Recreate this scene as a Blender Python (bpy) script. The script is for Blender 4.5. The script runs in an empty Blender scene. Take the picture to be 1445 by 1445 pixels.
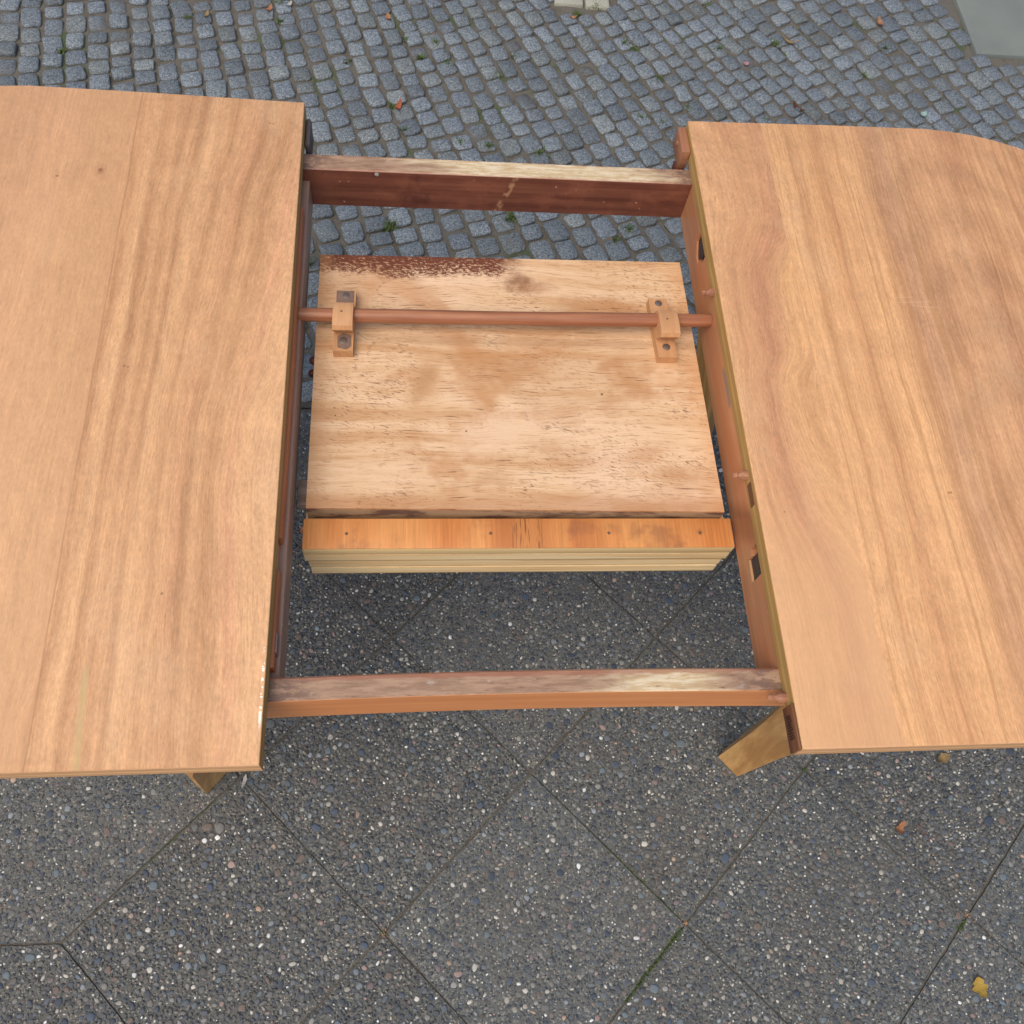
import bpy, bmesh, math, random
import numpy as np
from mathutils import Vector, Matrix, noise as mnoise
random.seed(7); rng = np.random.default_rng(7)
SC = bpy.context.scene; COL = SC.collection
R = math.radians

# ------------------------------------------------------------ camera, light, exposure
cam = bpy.data.cameras.new('camera'); cob = bpy.data.objects.new('camera', cam); COL.objects.link(cob)
cam.sensor_width = 36; cam.sensor_fit = 'HORIZONTAL'; cam.lens = 36*1307.8/1445
cam.clip_start = .02; cam.clip_end = 300
Mr = Matrix.Rotation(R(-14.343), 4, 'Z') @ Matrix.Rotation(R(26.597), 4, 'X') @ Matrix.Rotation(R(12.872), 4, 'Z')
cob.matrix_world = Matrix.Translation((-.1235, -.1701, 1.6420)) @ Mr
SC.camera = cob

w = bpy.data.worlds.new('World'); SC.world = w; w.use_nodes = True
nt = w.node_tree; bg = nt.nodes['Background']
sky = nt.nodes.new('ShaderNodeTexSky'); sky.sky_type = 'NISHITA'; sky.sun_disc = False
SUN_EL, SUN_AZ = 58, 218         # azimuth from +Y towards +X
sky.sun_elevation = R(SUN_EL); sky.sun_rotation = R(SUN_AZ)
sky.air_density = 1.0; sky.dust_density = 4.0; sky.ozone_density = 1.0
nt.links.new(sky.outputs[0], bg.inputs[0]); bg.inputs[1].default_value = .125
sl = bpy.data.lights.new('sun', 'SUN'); so = bpy.data.objects.new('sun', sl); COL.objects.link(so)
sl.energy = 1.5; sl.angle = R(55); sl.color = (1, .95, .86)
d = Vector((math.sin(R(SUN_AZ))*math.cos(R(SUN_EL)), math.cos(R(SUN_AZ))*math.cos(R(SUN_EL)), math.sin(R(SUN_EL))))
so.rotation_euler = d.to_track_quat('Z', 'Y').to_euler(); so.location = (0, 0, 5)
SC.view_settings.view_transform = 'Standard'; SC.view_settings.look = 'None'
SC.view_settings.gamma = 1; SC.view_settings.use_curve_mapping = False
SC.view_settings.exposure = 0.42

# ------------------------------------------------------------ node helper
def s2l(c):
    return tuple(((v/255)/12.92 if v <= 10 else ((v/255+.055)/1.055)**2.4) for v in c)
KW = .80                          # photograph wood tone -> base colour
def wc(r, g, b, k=None):
    k = KW if k is None else k
    return tuple(x*k for x in s2l((r, g, b))) + (1,)
class G:
    def __init__(s, name):
        s.m = bpy.data.materials.new(name); s.m.use_nodes = True
        s.t = s.m.node_tree; s.b = s.t.nodes['Principled BSDF']; s._p = None
        s.b.inputs['Specular IOR Level'].default_value = .35
    def n(s, ty, **k):
        x = s.t.nodes.new(ty)
        for a, v in k.items(): setattr(x, a, v)
        return x
    def put(s, inp, v):
        if isinstance(v, V): s.t.links.new(v.o, inp)
        else: inp.default_value = v
    def math(s, op, *a, clamp=False):
        x = s.n('ShaderNodeMath', operation=op, use_clamp=clamp)
        for i, v in enumerate(a): s.put(x.inputs[i], v)
        return V(s, x.outputs[0])
    @property
    def P(s):
        if s._p is None:
            x = s.n('ShaderNodeTexCoord'); y = s.n('ShaderNodeSeparateXYZ')
            s.t.links.new(x.outputs['Object'], y.inputs[0])
            s._p = [V(s, y.outputs[i]) for i in range(3)]; s._pv = V(s, x.outputs['Object'])
        return s._p
    def vec(s, x, y, z=0.0):
        c = s.n('ShaderNodeCombineXYZ')
        for i, v in enumerate((x, y, z)): s.put(c.inputs[i], v)
        return V(s, c.outputs[0])
    def noise(s, v, scale=1., det=2., rough=.5, dist=0., col=False):
        x = s.n('ShaderNodeTexNoise'); s.put(x.inputs['Vector'], v)
        x.inputs['Scale'].default_value = scale; x.inputs['Detail'].default_value = det
        x.inputs['Roughness'].default_value = rough; x.inputs['Distortion'].default_value = dist
        return V(s, x.outputs[1 if col else 0])
    def vor(s, v, scale, feat='F1', out=0, rand=1.):
        x = s.n('ShaderNodeTexVoronoi', feature=feat); s.put(x.inputs['Vector'], v)
        x.inputs['Scale'].default_value = scale; x.inputs['Randomness'].default_value = rand
        return V(s, x.outputs[out])
    def ramp(s, f, stops, interp='LINEAR'):
        x = s.n('ShaderNodeValToRGB'); e = x.color_ramp; e.interpolation = interp
        stops = sorted(stops, key=lambda q: q[0])
        e.elements[0].position = max(0, stops[0][0]); e.elements[0].color = stops[0][1]
        e.elements[1].position = min(1, stops[-1][0]); e.elements[1].color = stops[-1][1]
        for p, c in stops[1:-1]:
            k = e.elements.new(p); k.color = c
        s.put(x.inputs[0], f); return V(s, x.outputs[0])
    def step(s, f, a, b):           # smooth 0..1 from a to b
        x = s.n('ShaderNodeMapRange', interpolation_type='SMOOTHSTEP')
        s.put(x.inputs['Value'], f); x.inputs['From Min'].default_value = a; x.inputs['From Max'].default_value = b
        return V(s, x.outputs[0])
    def mix(s, f, a, b, mode='MIX'):
        x = s.n('ShaderNodeMix', data_type='RGBA', blend_type=mode)
        s.put(x.inputs[0], f); s.put(x.inputs[6], a); s.put(x.inputs[7], b)
        return V(s, x.outputs[2])
    def curve(s, f, pts):
        x = s.n('ShaderNodeFloatCurve'); c = x.mapping.curves[0]
        c.points[0].location = pts[0]; c.points[-1].location = pts[-1]
        for p in pts[1:-1]: c.points.new(*p)
        x.mapping.update(); s.put(x.inputs['Value'], f); return V(s, x.outputs[0])
    def scale(s, c, f):             # colour times float
        x = s.n('ShaderNodeVectorMath', operation='SCALE'); s.put(x.inputs[0], c); s.put(x.inputs['Scale'], f)
        return V(s, x.outputs[0])
    def dot(s, x, y, r, soft=.5):   # 1 inside a spot of radius r at x, y
        px, py, _ = s.P
        dd = s.math('SQRT', (px-x)*(px-x)+(py-y)*(py-y))
        return 1 - s.step(dd, r*soft, r)
    def attr(s, name, out=0):
        x = s.n('ShaderNodeAttribute', attribute_name=name); return V(s, x.outputs[out])
    def rand(s):
        return V(s, s.n('ShaderNodeObjectInfo').outputs['Random'])
    def done(s, col, rough=.6, bump=None, bs=.3, bd=.001):
        s.put(s.b.inputs['Base Color'], col); s.put(s.b.inputs['Roughness'], rough)
        if bump is not None:
            x = s.n('ShaderNodeBump'); x.inputs['Strength'].default_value = bs; x.inputs['Distance'].default_value = bd
            s.put(x.inputs['Height'], bump); s.t.links.new(x.outputs[0], s.b.inputs['Normal'])
        return s.m
class V:
    def __init__(s, g, o): s.g = g; s.o = o
    def __add__(s, b): return s.g.math('ADD', s, b)
    def __radd__(s, b): return s.g.math('ADD', b, s)
    def __sub__(s, b): return s.g.math('SUBTRACT', s, b)
    def __rsub__(s, b): return s.g.math('SUBTRACT', b, s)
    def __mul__(s, b): return s.g.math('MULTIPLY', s, b)
    def __rmul__(s, b): return s.g.math('MULTIPLY', b, s)
    def __truediv__(s, b): return s.g.math('DIVIDE', s, b)

# ------------------------------------------------------------ mesh helpers
def obj(name, me, mat=None, parent=None, **props):
    o = bpy.data.objects.new(name, me); COL.objects.link(o)
    if mat is not None and not me.materials: me.materials.append(mat)
    if parent is not None: o.parent = parent
    for k, v in props.items(): o[k] = v
    return o
def empty(name, loc, label, cat, group=None):
    o = bpy.data.objects.new(name, None); COL.objects.link(o); o.location = loc
    o['label'] = label; o['category'] = cat; o.empty_display_size = .05
    if group: o['group'] = group
    return o
def finish(bm, bevel=0, seg=2, smooth=True):
    if bevel:
        es = [e for e in bm.edges if e.is_manifold and len(e.link_faces) == 2 and e.calc_face_angle(0) > .6]
        bmesh.ops.bevel(bm, geom=es, offset=bevel, segments=seg, affect='EDGES', profile=.5, clamp_overlap=True)
    bmesh.ops.recalc_face_normals(bm, faces=bm.faces[:])
    me = bpy.data.meshes.new('mesh'); bm.to_mesh(me); bm.free()
    if smooth and bevel:
        for p in me.polygons: p.use_smooth = True
        me.set_sharp_from_angle(angle=R(40))
    return me
def box(x0, x1, y0, y1, z0, z1, bevel=.001, sub=0):
    bm = bmesh.new(); bmesh.ops.create_cube(bm, size=1)
    for v in bm.verts:
        v.co = ((x0 if v.co.x < 0 else x1), (y0 if v.co.y < 0 else y1), (z0 if v.co.z < 0 else z1))
    return finish(bm, bevel)
def prism(pts, axis, a, b, bevel=.001):
    """polygon pts in the two other axes, extruded along axis from a to b"""
    bm = bmesh.new()
    def mk(p, t):
        q = list(p); q.insert(axis, t); return bm.verts.new(q)
    lo = [mk(p, a) for p in pts]; hi = [mk(p, b) for p in pts]
    bm.faces.new(lo); bm.faces.new(hi[::-1]); n = len(pts)
    for i in range(n): bm.faces.new((lo[i], hi[i], hi[(i+1) % n], lo[(i+1) % n]))
    return finish(bm, bevel)
def lathe(prof, p0, dirv, n=16, bend=0):
    """prof: list of (t, r) along dirv from p0"""
    dv = Vector(dirv).normalized(); L = Vector(dirv).length
    a = dv.orthogonal().normalized(); b = dv.cross(a)
    bm = bmesh.new(); rings = []
    for t, r in prof:
        c = Vector(p0)+Vector(dirv)*t + Vector((0, 0, bend*math.sin(math.pi*t)))
        rings.append([bm.verts.new(c+(a*math.cos(2*math.pi*i/n)+b*math.sin(2*math.pi*i/n))*r) for i in range(n)])
    for k in range(len(rings)-1):
        for i in range(n): bm.faces.new((rings[k][i], rings[k][(i+1) % n], rings[k+1][(i+1) % n], rings[k+1][i]))
    bm.faces.new(rings[0]); bm.faces.new(rings[-1])
    bmesh.ops.recalc_face_normals(bm, faces=bm.faces[:])
    me = bpy.data.meshes.new('mesh'); bm.to_mesh(me); bm.free()
    for p in me.polygons: p.use_smooth = True
    me.set_sharp_from_angle(angle=R(35)); return me

# ------------------------------------------------------------ wood materials
def grain(g, a, c, fine=1.):
    """fibre multiplier: a = across the grain, c = along it (metres)"""
    f1 = g.noise(g.vec(a*520., c*9., 0.), 1, 3, .6)
    f2 = g.noise(g.vec(a*150., c*2.2, 3.), 1, 3, .55)
    f3 = g.noise(g.vec(a*1300., c*60., 5.), 1, 1, .5)
    pores = g.step(f3, .60, .74)
    m = 1 + (f1-.5)*.16*fine + (f2-.5)*.22*fine
    return m, pores, f1

def leaf_top(name, stops, curve_pts, side):
    g = G(name); x, y, z = g.P
    n1 = g.noise(g.vec(x*5., y*2.2, side*3.), 1, 2, .5)
    n2 = g.noise(g.vec(x*14., y*5., side*7.), 1, 3, .55)
    cv = g.curve(y/.9, curve_pts)                     # centred on .5
    if side < 0:
        wgt = g.step(x, -.46, -.31)
        u = x + (n1-.5)*.024 + (n2-.5)*.016 + (cv-.5)*.125*wgt
        x0, x1 = -.95, -.25
        sd = g.step(x, -.4655, -.4645)
    else:
        sd = g.step(x, .3624, .3630)
        wgt = g.step(x, .235, .335)*(1-sd)
        u = x + (n1-.5)*.026 + (n2-.5)*.016 + (cv-.5)*.125*wgt
        x0, x1 = .25, .95
    col = g.ramp((u-x0)/(x1-x0), [((p-x0)/(x1-x0), c) for p, c in stops])
    mean = wc(212, 162, 116)
    keep = g.noise(g.vec(x*9., y*3.2, 31.+side), 1, 3, .6)
    col = g.mix(1-(g.step(keep, .30, .62)*.52+.28), col, mean)
    # slightly slanting fibre system, like the photographed veneer
    us = u + (y-.45)*(-.02 if side < 0 else .015)
    f1 = g.noise(g.vec(us*310., y*6., 0.), 1, 4, .8)
    f2 = g.noise(g.vec(us*120., y*2.4, 3.), 1, 4, .6)
    f3 = g.noise(g.vec(us*46., y*1.1, 11.), 1, 3, .6)
    dash = g.noise(g.vec(us*420., y*38., 5.), 1, 2, .6)
    mott = g.noise(g.vec(us*90.+y*14., y*26., 8.), 1, 4, .7)
    fg = g.noise(g.vec(x*26., y*62., 9.), 1, 3, .6)
    m = 1 + (f1-.5)*.74 + (f2-.5)*.28 + (f3-.5)*.16 + (mott-.5)*.60 + (fg-.5)*.16
    col = g.scale(col, m)
    bl = g.noise(g.vec(x*7., y*4., 2.), 1, 4, .65)
    col = g.mix(g.step(bl, .50, .72)*.55, col, g.scale(g.mix(.35, col, wc(196, 142, 106)), .93))
    col = g.mix((1-g.step(bl, .30, .46))*.35, col, wc(222, 180, 138))
    patch = g.step(g.noise(g.vec(x*6., y*5., 21.), 1, 3, .6), .40, .60)
    col = g.mix(g.step(dash, .55, .68)*(patch*.26+.08), col, wc(164, 114, 76))
    col = g.mix(g.step(dash, .44, .34)*0. if False else (1-g.step(dash, .30, .42))*.20, col, wc(236, 196, 156))
    sp = g.noise(g.vec(us*470., y*150., 19.), 1, 3, .7)
    col = g.scale(col, 1+(sp-.5)*.70)
    col = g.mix(1., col, (.995, .980, .972, 1), 'MULTIPLY')
    return g, col, u, sd, f1

def seam_mix(g, col, seam, other): return g.mix(seam, other, col)

L1 = wc(222, 174, 126); L2 = wc(214, 164, 118); D1 = wc(190, 141, 98); D2 = wc(176, 128, 88); OL = wc(200, 158, 114)
PK = wc(212, 158, 124)
# --- left leaf
stL = [(-.90, OL), (-.80, wc(196, 148, 108)), (-.70, wc(212, 164, 120)), (-.62, wc(200, 154, 114)), (-.56, wc(216, 166, 124)),
       (-.50, wc(206, 160, 114)), (-.468, wc(206, 156, 112)), (-.463, D2), (-.455, L2), (-.443, L1), (-.437, D2), (-.430, D1), (-.424, L2),
       (-.412, D1), (-.404, L2), (-.396, D2), (-.388, L1), (-.372, L2), (-.362, D1), (-.355, L2), (-.336, wc(206, 152, 110)),
       (-.327, D2), (-.316, L2), (-.300, D1), (-.288, L2), (-.276, wc(222, 166, 124)), (-.262, wc(228, 178, 130)), (-.25, wc(230, 180, 132))]
cvL = [(0.000, 0.596), (0.178, 0.660), (0.367, 0.756), (0.500, 0.644), (0.667, 0.500), (0.767, 0.468), (0.878, 0.340), (1.000, 0.276)]
g, col, u, seam, f1 = leaf_top('sanded_veneer_left_leaf', stL, cvL, -1)
x, y, z = g.P
# knot at (-.498, .722)
kd = g.math('SQRT', (x+.498)*(x+.498)*1.6+(y-.722)*(y-.722)*.7)
ring = g.math('SINE', (kd+(g.noise(g.vec(x*30., y*20., 0.), 1, 3)-.5)*.030)*300.)
kmask = 1-g.step(kd, .006, .045)
col = g.mix(kmask*(ring*.5+.5)*.42, col, wc(178, 128, 88))
col = g.mix(g.step(kd, .0045, .0015), col, wc(150, 96, 62)) if False else g.mix(1-g.step(kd, .0025, .006), col, wc(168, 104, 66))
col = g.mix(g.dot(-.4985, .7235, .0028), col, wc(96, 58, 36))
# seam line
sl_ = g.math('ABSOLUTE', x+.465+(g.noise(g.vec(0., y*6., 0.), 1, 1)-.5)*.006)
col = g.mix((1-g.step(sl_, .0004, .0014))*.45, col, wc(150, 104, 70))
left_tone = 1-g.step(x+(g.noise(g.vec(0., y*6., 0.), 1, 1)-.5)*.006, -.4655, -.4645)
col = g.mix(left_tone*.55, col, g.scale(g.mix(.6, col, wc(206, 158, 116)), .97))
# green-grey mineral streak near the front edge
gl = g.math('ABSOLUTE', x+.4225-(y-.05)*-.055+(g.noise(g.vec(0., y*40., 0.), 1, 2)-.5)*.004)
gmask = (1-g.step(gl, .0022, .0042))*(1-g.step(y, .085, .105))
col = g.mix(gmask*.55, col, wc(190, 166, 112))
# dots (filled pin holes) and white filler specks along the right edge
for (a, b, r) in ((-.297, .815, .0022), (-.3015, .8155, .002), (-.434, .436, .0022), (-.4295, .435, .002), (-.364, .169, .0022), (-.547, .711, .003)):
    col = g.mix(g.dot(a, b, r*.8)*.6, col, wc(110, 70, 46))
wl = (1-g.step(g.math('ABSOLUTE', x+.2617), .0007, .0016))*g.step(g.noise(g.vec(x*90., y*120., 0.), 1, 3, .7), .50, .56)*g.step(y, .03, .045)*(1-g.step(y, .105, .12))
col = g.mix(wl, col, wc(250, 240, 222, .9))
# hairline scratches
M_leafL = g.done(col, .62, f1, .25, .0006)

# --- right leaf
stR = [(.25, wc(230, 178, 130)), (.270, wc(224, 170, 122)), (.281, wc(214, 158, 112)), (.287, wc(186, 132, 94)), (.293, wc(208, 152, 108)), (.303, wc(204, 150, 106)),
       (.320, wc(196, 138, 102)), (.334, wc(182, 126, 94)), (.345, wc(204, 150, 108)), (.360, wc(214, 162, 116)), (.366, wc(220, 168, 116)), (.385, wc(222, 170, 118)),
       (.396, wc(198, 146, 98)), (.404, wc(218, 166, 114)), (.425, wc(210, 156, 106)), (.438, wc(188, 134, 92)), (.447, wc(214, 162, 112)),
       (.470, wc(226, 174, 122)), (.488, wc(222, 170, 120)), (.500, wc(194, 146, 104)), (.520, wc(188, 142, 108)), (.538, wc(204, 158, 116)), (.550, wc(182, 134, 98)),
       (.575, wc(206, 156, 114)), (.610, wc(194, 144, 106)), (.638, wc(178, 126, 90)), (.665, wc(206, 154, 112)), (.72, wc(190, 140, 100)), (.80, wc(208, 156, 114)), (.94, wc(190, 140, 102))]
# u = x + (cv-.5)*.1 : stripe runs at x = u0 - shift
cvR = [(0.000, 0.500), (0.167, 0.500), (0.311, 0.780), (0.461, 0.940), (0.533, 0.708), (0.633, 0.700), (0.702, 0.500), (0.778, 0.300), (0.889, 0.260), (1.000, 0.292)]
g, col, u, seam, f1 = leaf_top('sanded_veneer_right_leaf', stR, cvR, 1)
x, y, z = g.P
sl_ = g.math('ABSOLUTE', x-.3628)
lx = x - .3628 + (g.noise(g.vec(0., y*9., 0.), 1, 1)-.5)*.004
col = g.mix((1-g.step(lx, -.001, .0005))*.35, col, g.scale(col, .86))
low = (1-g.step(y, .16, .34))*(1-g.step(x, .360, .3635))
col = g.mix(low*.6, col, g.scale(wc(214, 166, 120)[:3], 1+(f1-.5)*.3))
fl = g.noise(g.vec(u*170., y*1.1, 51.), 1, 3, .7); gm = g.step(x, .3625, .366)
col = g.mix(gm*g.step(fl, .50, .66)*.50, col, wc(172, 122, 76))
col = g.mix(gm*(1-g.step(fl, .34, .46))*.35, col, wc(228, 180, 126))
# cathedral figure around (.66,.45)
cd = (x-.60)*(x-.60)*60.+(y-.36)*6. + (g.noise(g.vec(x*6., y*3., 1.), 1, 2)-.5)*1.2
cs = g.math('SINE', cd*11.)
cm = g.step(x, .47, .56)
col = g.scale(col, 1+cs*cm*.055)
# scratches
for (x0, y0, ang, ln) in ((.512, .553, 4, .030), (.525, .546, -3, .022), (.500, .560, 5, .016), (.455, .742, -35, .012), (.70, .27, 10, .01)):
    ca, sa = math.cos(R(ang)), math.sin(R(ang))
    al = (x-x0)*ca+(y-y0)*sa; ac = (y-y0)*ca-(x-x0)*sa
    col = g.mix((1-g.step(g.math('ABSOLUTE', ac), .0003, .0009))*(1-g.step(g.math('ABSOLUTE', al), ln*.5, ln))*.22, col, wc(240, 206, 172))
for (a, b, r) in ((.486, .282, .003), (.489, .2825, .0025), (.288, .258, .002)):
    col = g.mix(g.dot(a, b, r*.8)*.5, col, wc(120, 74, 46))
M_leafR = g.done(col, .60, f1, .25, .0006)

# --- edge of the leaves: stacked layers
def edge_mat(name, c_top, c_a, c_b, c_line):
    g = G(name); x, y, z = g.P
    zz = (z-.735)/.025 + (g.noise(g.vec(x*8., y*8., 0.), 1, 2)-.5)*.05
    col = g.ramp(zz, [(0, c_b), (.28, c_b), (.30, c_line), (.34, c_a), (.58, c_a), (.60, c_line), (.64, c_b), (.90, c_b), (.93, c_top), (1, c_top)])
    m = 1+(g.noise(g.vec(x*60., y*60., z*900.), 1, 3)-.5)*.4
    bl = g.noise(g.vec(x*14., y*14., z*60.), 1, 3)
    col = g.scale(col, m*(1+(bl-.5)*.5))
    return g.done(col, .65, bl, .1, .0005)
M_edge = edge_mat('leaf_front_edge', wc(226, 176, 134), wc(232, 184, 134), wc(214, 164, 116), wc(150, 108, 74))
M_edgeO = edge_mat('leaf_inner_edge', wc(214, 172, 112), wc(190, 152, 92), wc(176, 138, 80), wc(160, 122, 70))

def plain_wood(name, base, dark, axis=0, fine=1., rough=.5, blot=.5, extra=None, line=None):
    """axis = direction of the grain"""
    g = G(name); p = g.P; c = p[axis]; o = [p[i] for i in range(3) if i != axis]
    a = g.vec(c*3., o[0]*90., o[1]*90.); n1 = g.noise(a, 1, 4, .6)
    n2 = g.noise(g.vec(c*14., o[0]*500., o[1]*500.), 1, 2, .6)
    n3 = g.noise(g.vec(c*6., o[0]*16., o[1]*16.), 1, 3, .6)
    col = g.mix(g.step(n1, .30, .72), dark, base)
    col = g.mix(g.step(n3, .45, .75)*blot, col, dark)
    col = g.scale(col, 1+(n2-.5)*.35*fine)
    if extra: col = extra(g, col)
    return g.done(col, rough, n2, .25, .0005)

def rail_top_extra(y0, y1, pale_lo, pale_hi):
    def f(g, col):
        x, y, z = g.P
        up = g.step(z, .7334, .7342)
        n = g.noise(g.vec(x*26., y*160., 0.), 1, 4, .7)
        nb = g.noise(g.vec(x*7., y*30., 5.), 1, 3, .6)
        top = g.mix(g.step(n, .35, .65), wc(150, 118, 94), wc(180, 146, 118))
        # bare pale wood where the sander went through
        pm = g.step(x + (nb-.5)*.35, pale_lo, pale_lo+.12)*(1-g.step(x+(nb-.5)*.25, pale_hi-.1, pale_hi))
        top = g.mix(pm*.92, top, g.mix(g.step(n, .4, .6), wc(206, 178, 134), wc(232, 214, 180)))
        dk = g.noise(g.vec(x*60., y*380., 2.), 1, 3, .7)
        top = g.mix(g.step(dk, .60, .70)*.75, top, wc(112, 80, 64))
        wt = g.noise(g.vec(x*45., y*90., 8.), 1, 3, .7)
        top = g.mix(g.step(wt, .62, .70)*.45, top, wc(206, 196, 180))
        # varnish left along both arrises and at the ends
        e = g.math('MINIMUM', y-y0, y1-y)
        top = g.mix((1-g.step(e+(n-.5)*.006, .0008, .0035))*.55, top, wc(160, 96, 72))
        ends = g.step(g.math('ABSOLUTE', x)+(nb-.5)*.05, .20, .245)
        top = g.mix(ends*g.step(wt, .42, .55)*.7, top, wc(112, 86, 74))
        return g.mix(up, col, top)
    return f
M_railN = plain_wood('near_rail_wood', wc(240, 160, 98), wc(224, 142, 84), 0, .5, .42, .4, rail_top_extra(.064, .088, .00, .23))
M_railN.node_tree.nodes['Principled BSDF'].inputs['Coat Weight'].default_value = .15
def far_front(g, col):
    x, y, z = g.P
    n = g.noise(g.vec(x*14., 0., z*22.), 1, 4, .65)
    col = g.mix(g.step(n, .46, .66)*.55, col, wc(156, 96, 72))
    n2 = g.noise(g.vec(x*22., 0., z*14.), 1, 3, .6)
    col = g.mix(g.step(n2, .56, .72)*.6, col, wc(80, 40, 36))
    # a pale rubbed patch with a scratch, right of the middle
    pt = g.math('ABSOLUTE', x-.004-(z-.69)*.35)
    col = g.mix((1-g.step(pt, .002, .006))*g.step(g.noise(g.vec(x*90., 0., z*60.), 1, 3), .42, .55)*.7, col, wc(200, 150, 112))
    sp = g.noise(g.vec(x*170., 0., z*170.), 1, 1, .5)
    col = g.mix(g.step(sp, .74, .77)*.7, col, wc(214, 176, 150))
    col = g.mix(g.step(z, .7225, .734)*.0+g.step(z+(n-.5)*.012, .728, .735)*.5, col, wc(122, 74, 60))
    return rail_top_extra(.765, .792, -.17, .26)(g, col)
M_railF = plain_wood('far_rail_stained_wood', wc(136, 84, 64), wc(104, 58, 46), 0, .6, .38, .5, far_front)
def apr(g, col):
    x, y, z = g.P
    n = g.noise(g.vec(0., y*7., z*24.), 1, 3, .6)
    col = g.mix(g.step(n, .42, .62)*.5, col, wc(196, 120, 74))
    # grey graphite rub below the leaf
    m = (1-g.step(g.math('ABSOLUTE', y-.44)+(g.noise(g.vec(0., y*60., z*60.), 1, 2)-.5)*.012, .022, .032))*g.step(z, .722, .727)
    col = g.mix(m*.85, col, wc(138, 124, 118))
    n2 = g.noise(g.vec(0., y*90., z*120.), 1, 3, .7)
    col = g.mix(g.step(n2, .62, .72)*g.step(z, .724, .732)*(1-g.step(y, .15, .26)), col, wc(206, 190, 172))
    st = g.dot(99., .268, .03) if False else (1-g.step(g.math('ABSOLUTE', y-.272+(z-.70)*.6), .010, .034))
    col = g.mix(st*.45, col, wc(96, 58, 42))
    return col
M_apronR = plain_wood('right_apron_wood', wc(208, 148, 106), wc(186, 126, 88), 1, .5, .38, .35, apr)
M_apronL = plain_wood('left_apron_wood', wc(196, 160, 138), wc(168, 130, 108), 1, .5, .4, .4)
M_run = plain_wood('runner_wood', wc(204, 130, 84), wc(176, 104, 64), 1, .5, .45, .4)
g = G('oak_leg_wood'); x, y, z = g.P
la = g.math('ABSOLUTE', x)+z*.235; lb = g.math('ABSOLUTE', y-.428)-z*.10
nw = g.noise(g.vec(la*20., lb*20., z*3.), 1, 2)
n1 = g.noise(g.vec(la*60.+nw*1.5, lb*40., z*1.6), 1, 4, .6); n2 = g.noise(g.vec(la*260., lb*160., z*8.), 1, 2, .6)
col = g.mix(g.step(n1, .34, .66), wc(192, 138, 78), wc(232, 182, 114)); col = g.scale(col, 1+(n2-.5)*.45)
M_leg = g.done(col, .42, n2, .2, .0004)
M_dark = plain_wood('dark_plate', wc(142, 96, 64), wc(100, 62, 42), 1, .8, .5, .5)
M_slot = G('slot_shadow_wood'); M_slot = M_slot.done(wc(60, 38, 28), .8)
M_notch = plain_wood('bare_notch_wood', wc(214, 168, 122), wc(184, 134, 92), 1, .8, .6, .4)
M_grey = plain_wood('grey_plate', wc(112, 98, 92), wc(88, 74, 68), 1, .8, .55, .6)
M_wear = plain_wood('pale_wear_metal', wc(190, 172, 160), wc(120, 98, 90), 1, 1., .4, .7)
M_notchShade = plain_wood('notch_shade_grey', wc(84, 74, 70), wc(60, 50, 46), 1, .8, .6, .6)  # dark colour of the notch backs paints the shade inside the notches
M_bat = plain_wood('greyed_batten_wood', wc(176, 158, 146), wc(140, 118, 106), 0, .8, .5, .5)
M_rod = plain_wood('rod_varnished_wood', wc(188, 130, 92), wc(146, 88, 60), 0, 1.1, .42, .7)
M_brk = plain_wood('bracket_wood', wc(214, 162, 114), wc(196, 142, 96), 1, .6, .5, .3)
M_brk2 = plain_wood('bracket_foot_wood', wc(176, 124, 92), wc(150, 100, 72), 1, .6, .5, .4)
M_pin = plain_wood('dowel_wood', wc(204, 146, 108), wc(120, 74, 60), 0, .8, .5, .6)
M_pinD = plain_wood('dark_dowel_wood', wc(120, 66, 48), wc(70, 36, 30), 0, .8, .5, .6)
M_screw = G('old_screw_steel'); x, y, z = M_screw.P
n = M_screw.noise(M_screw._pv, 900, 3, .6)
M_screw.b.inputs['Metallic'].default_value = .5
M_screw = M_screw.done(M_screw.mix(n, wc(96, 84, 78), wc(150, 132, 120)), .5)
M_stain = G('dark_steel_plate'); x, y, z = M_stain.P
M_stain = M_stain.done(M_stain.mix(M_stain.noise(M_stain._pv, 300, 3, .6), wc(104, 84, 76), wc(158, 128, 108)), .6)

# insert leaf: bare top with varnish remains
g = G('bare_insert_leaf'); x, y, z = g.P
wp = (g.noise(g.vec(x*5., y*9., 0.), 1, 2)-.5)*.03
v = y+wp
n1 = g.noise(g.vec(x*2.2, v*46., 0.), 1, 4, .6)
col = g.ramp(n1, [(.25, wc(196, 144, 96)), (.42, wc(224, 180, 134)), (.55, wc(238, 200, 158)), (.7, wc(228, 184, 138)), (.85, wc(206, 154, 104))])
bl = g.noise(g.vec(x*6., y*9., 3.), 1, 4, .6, .4)
col = g.mix(g.step(bl, .50, .68)*.75, col, wc(198, 138, 86))
bl2 = g.noise(g.vec(x*3.5, y*5., 8.), 1, 2, .5)
col = g.mix(g.step(bl2, .50, .66)*.45, col, wc(246, 208, 174))
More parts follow.
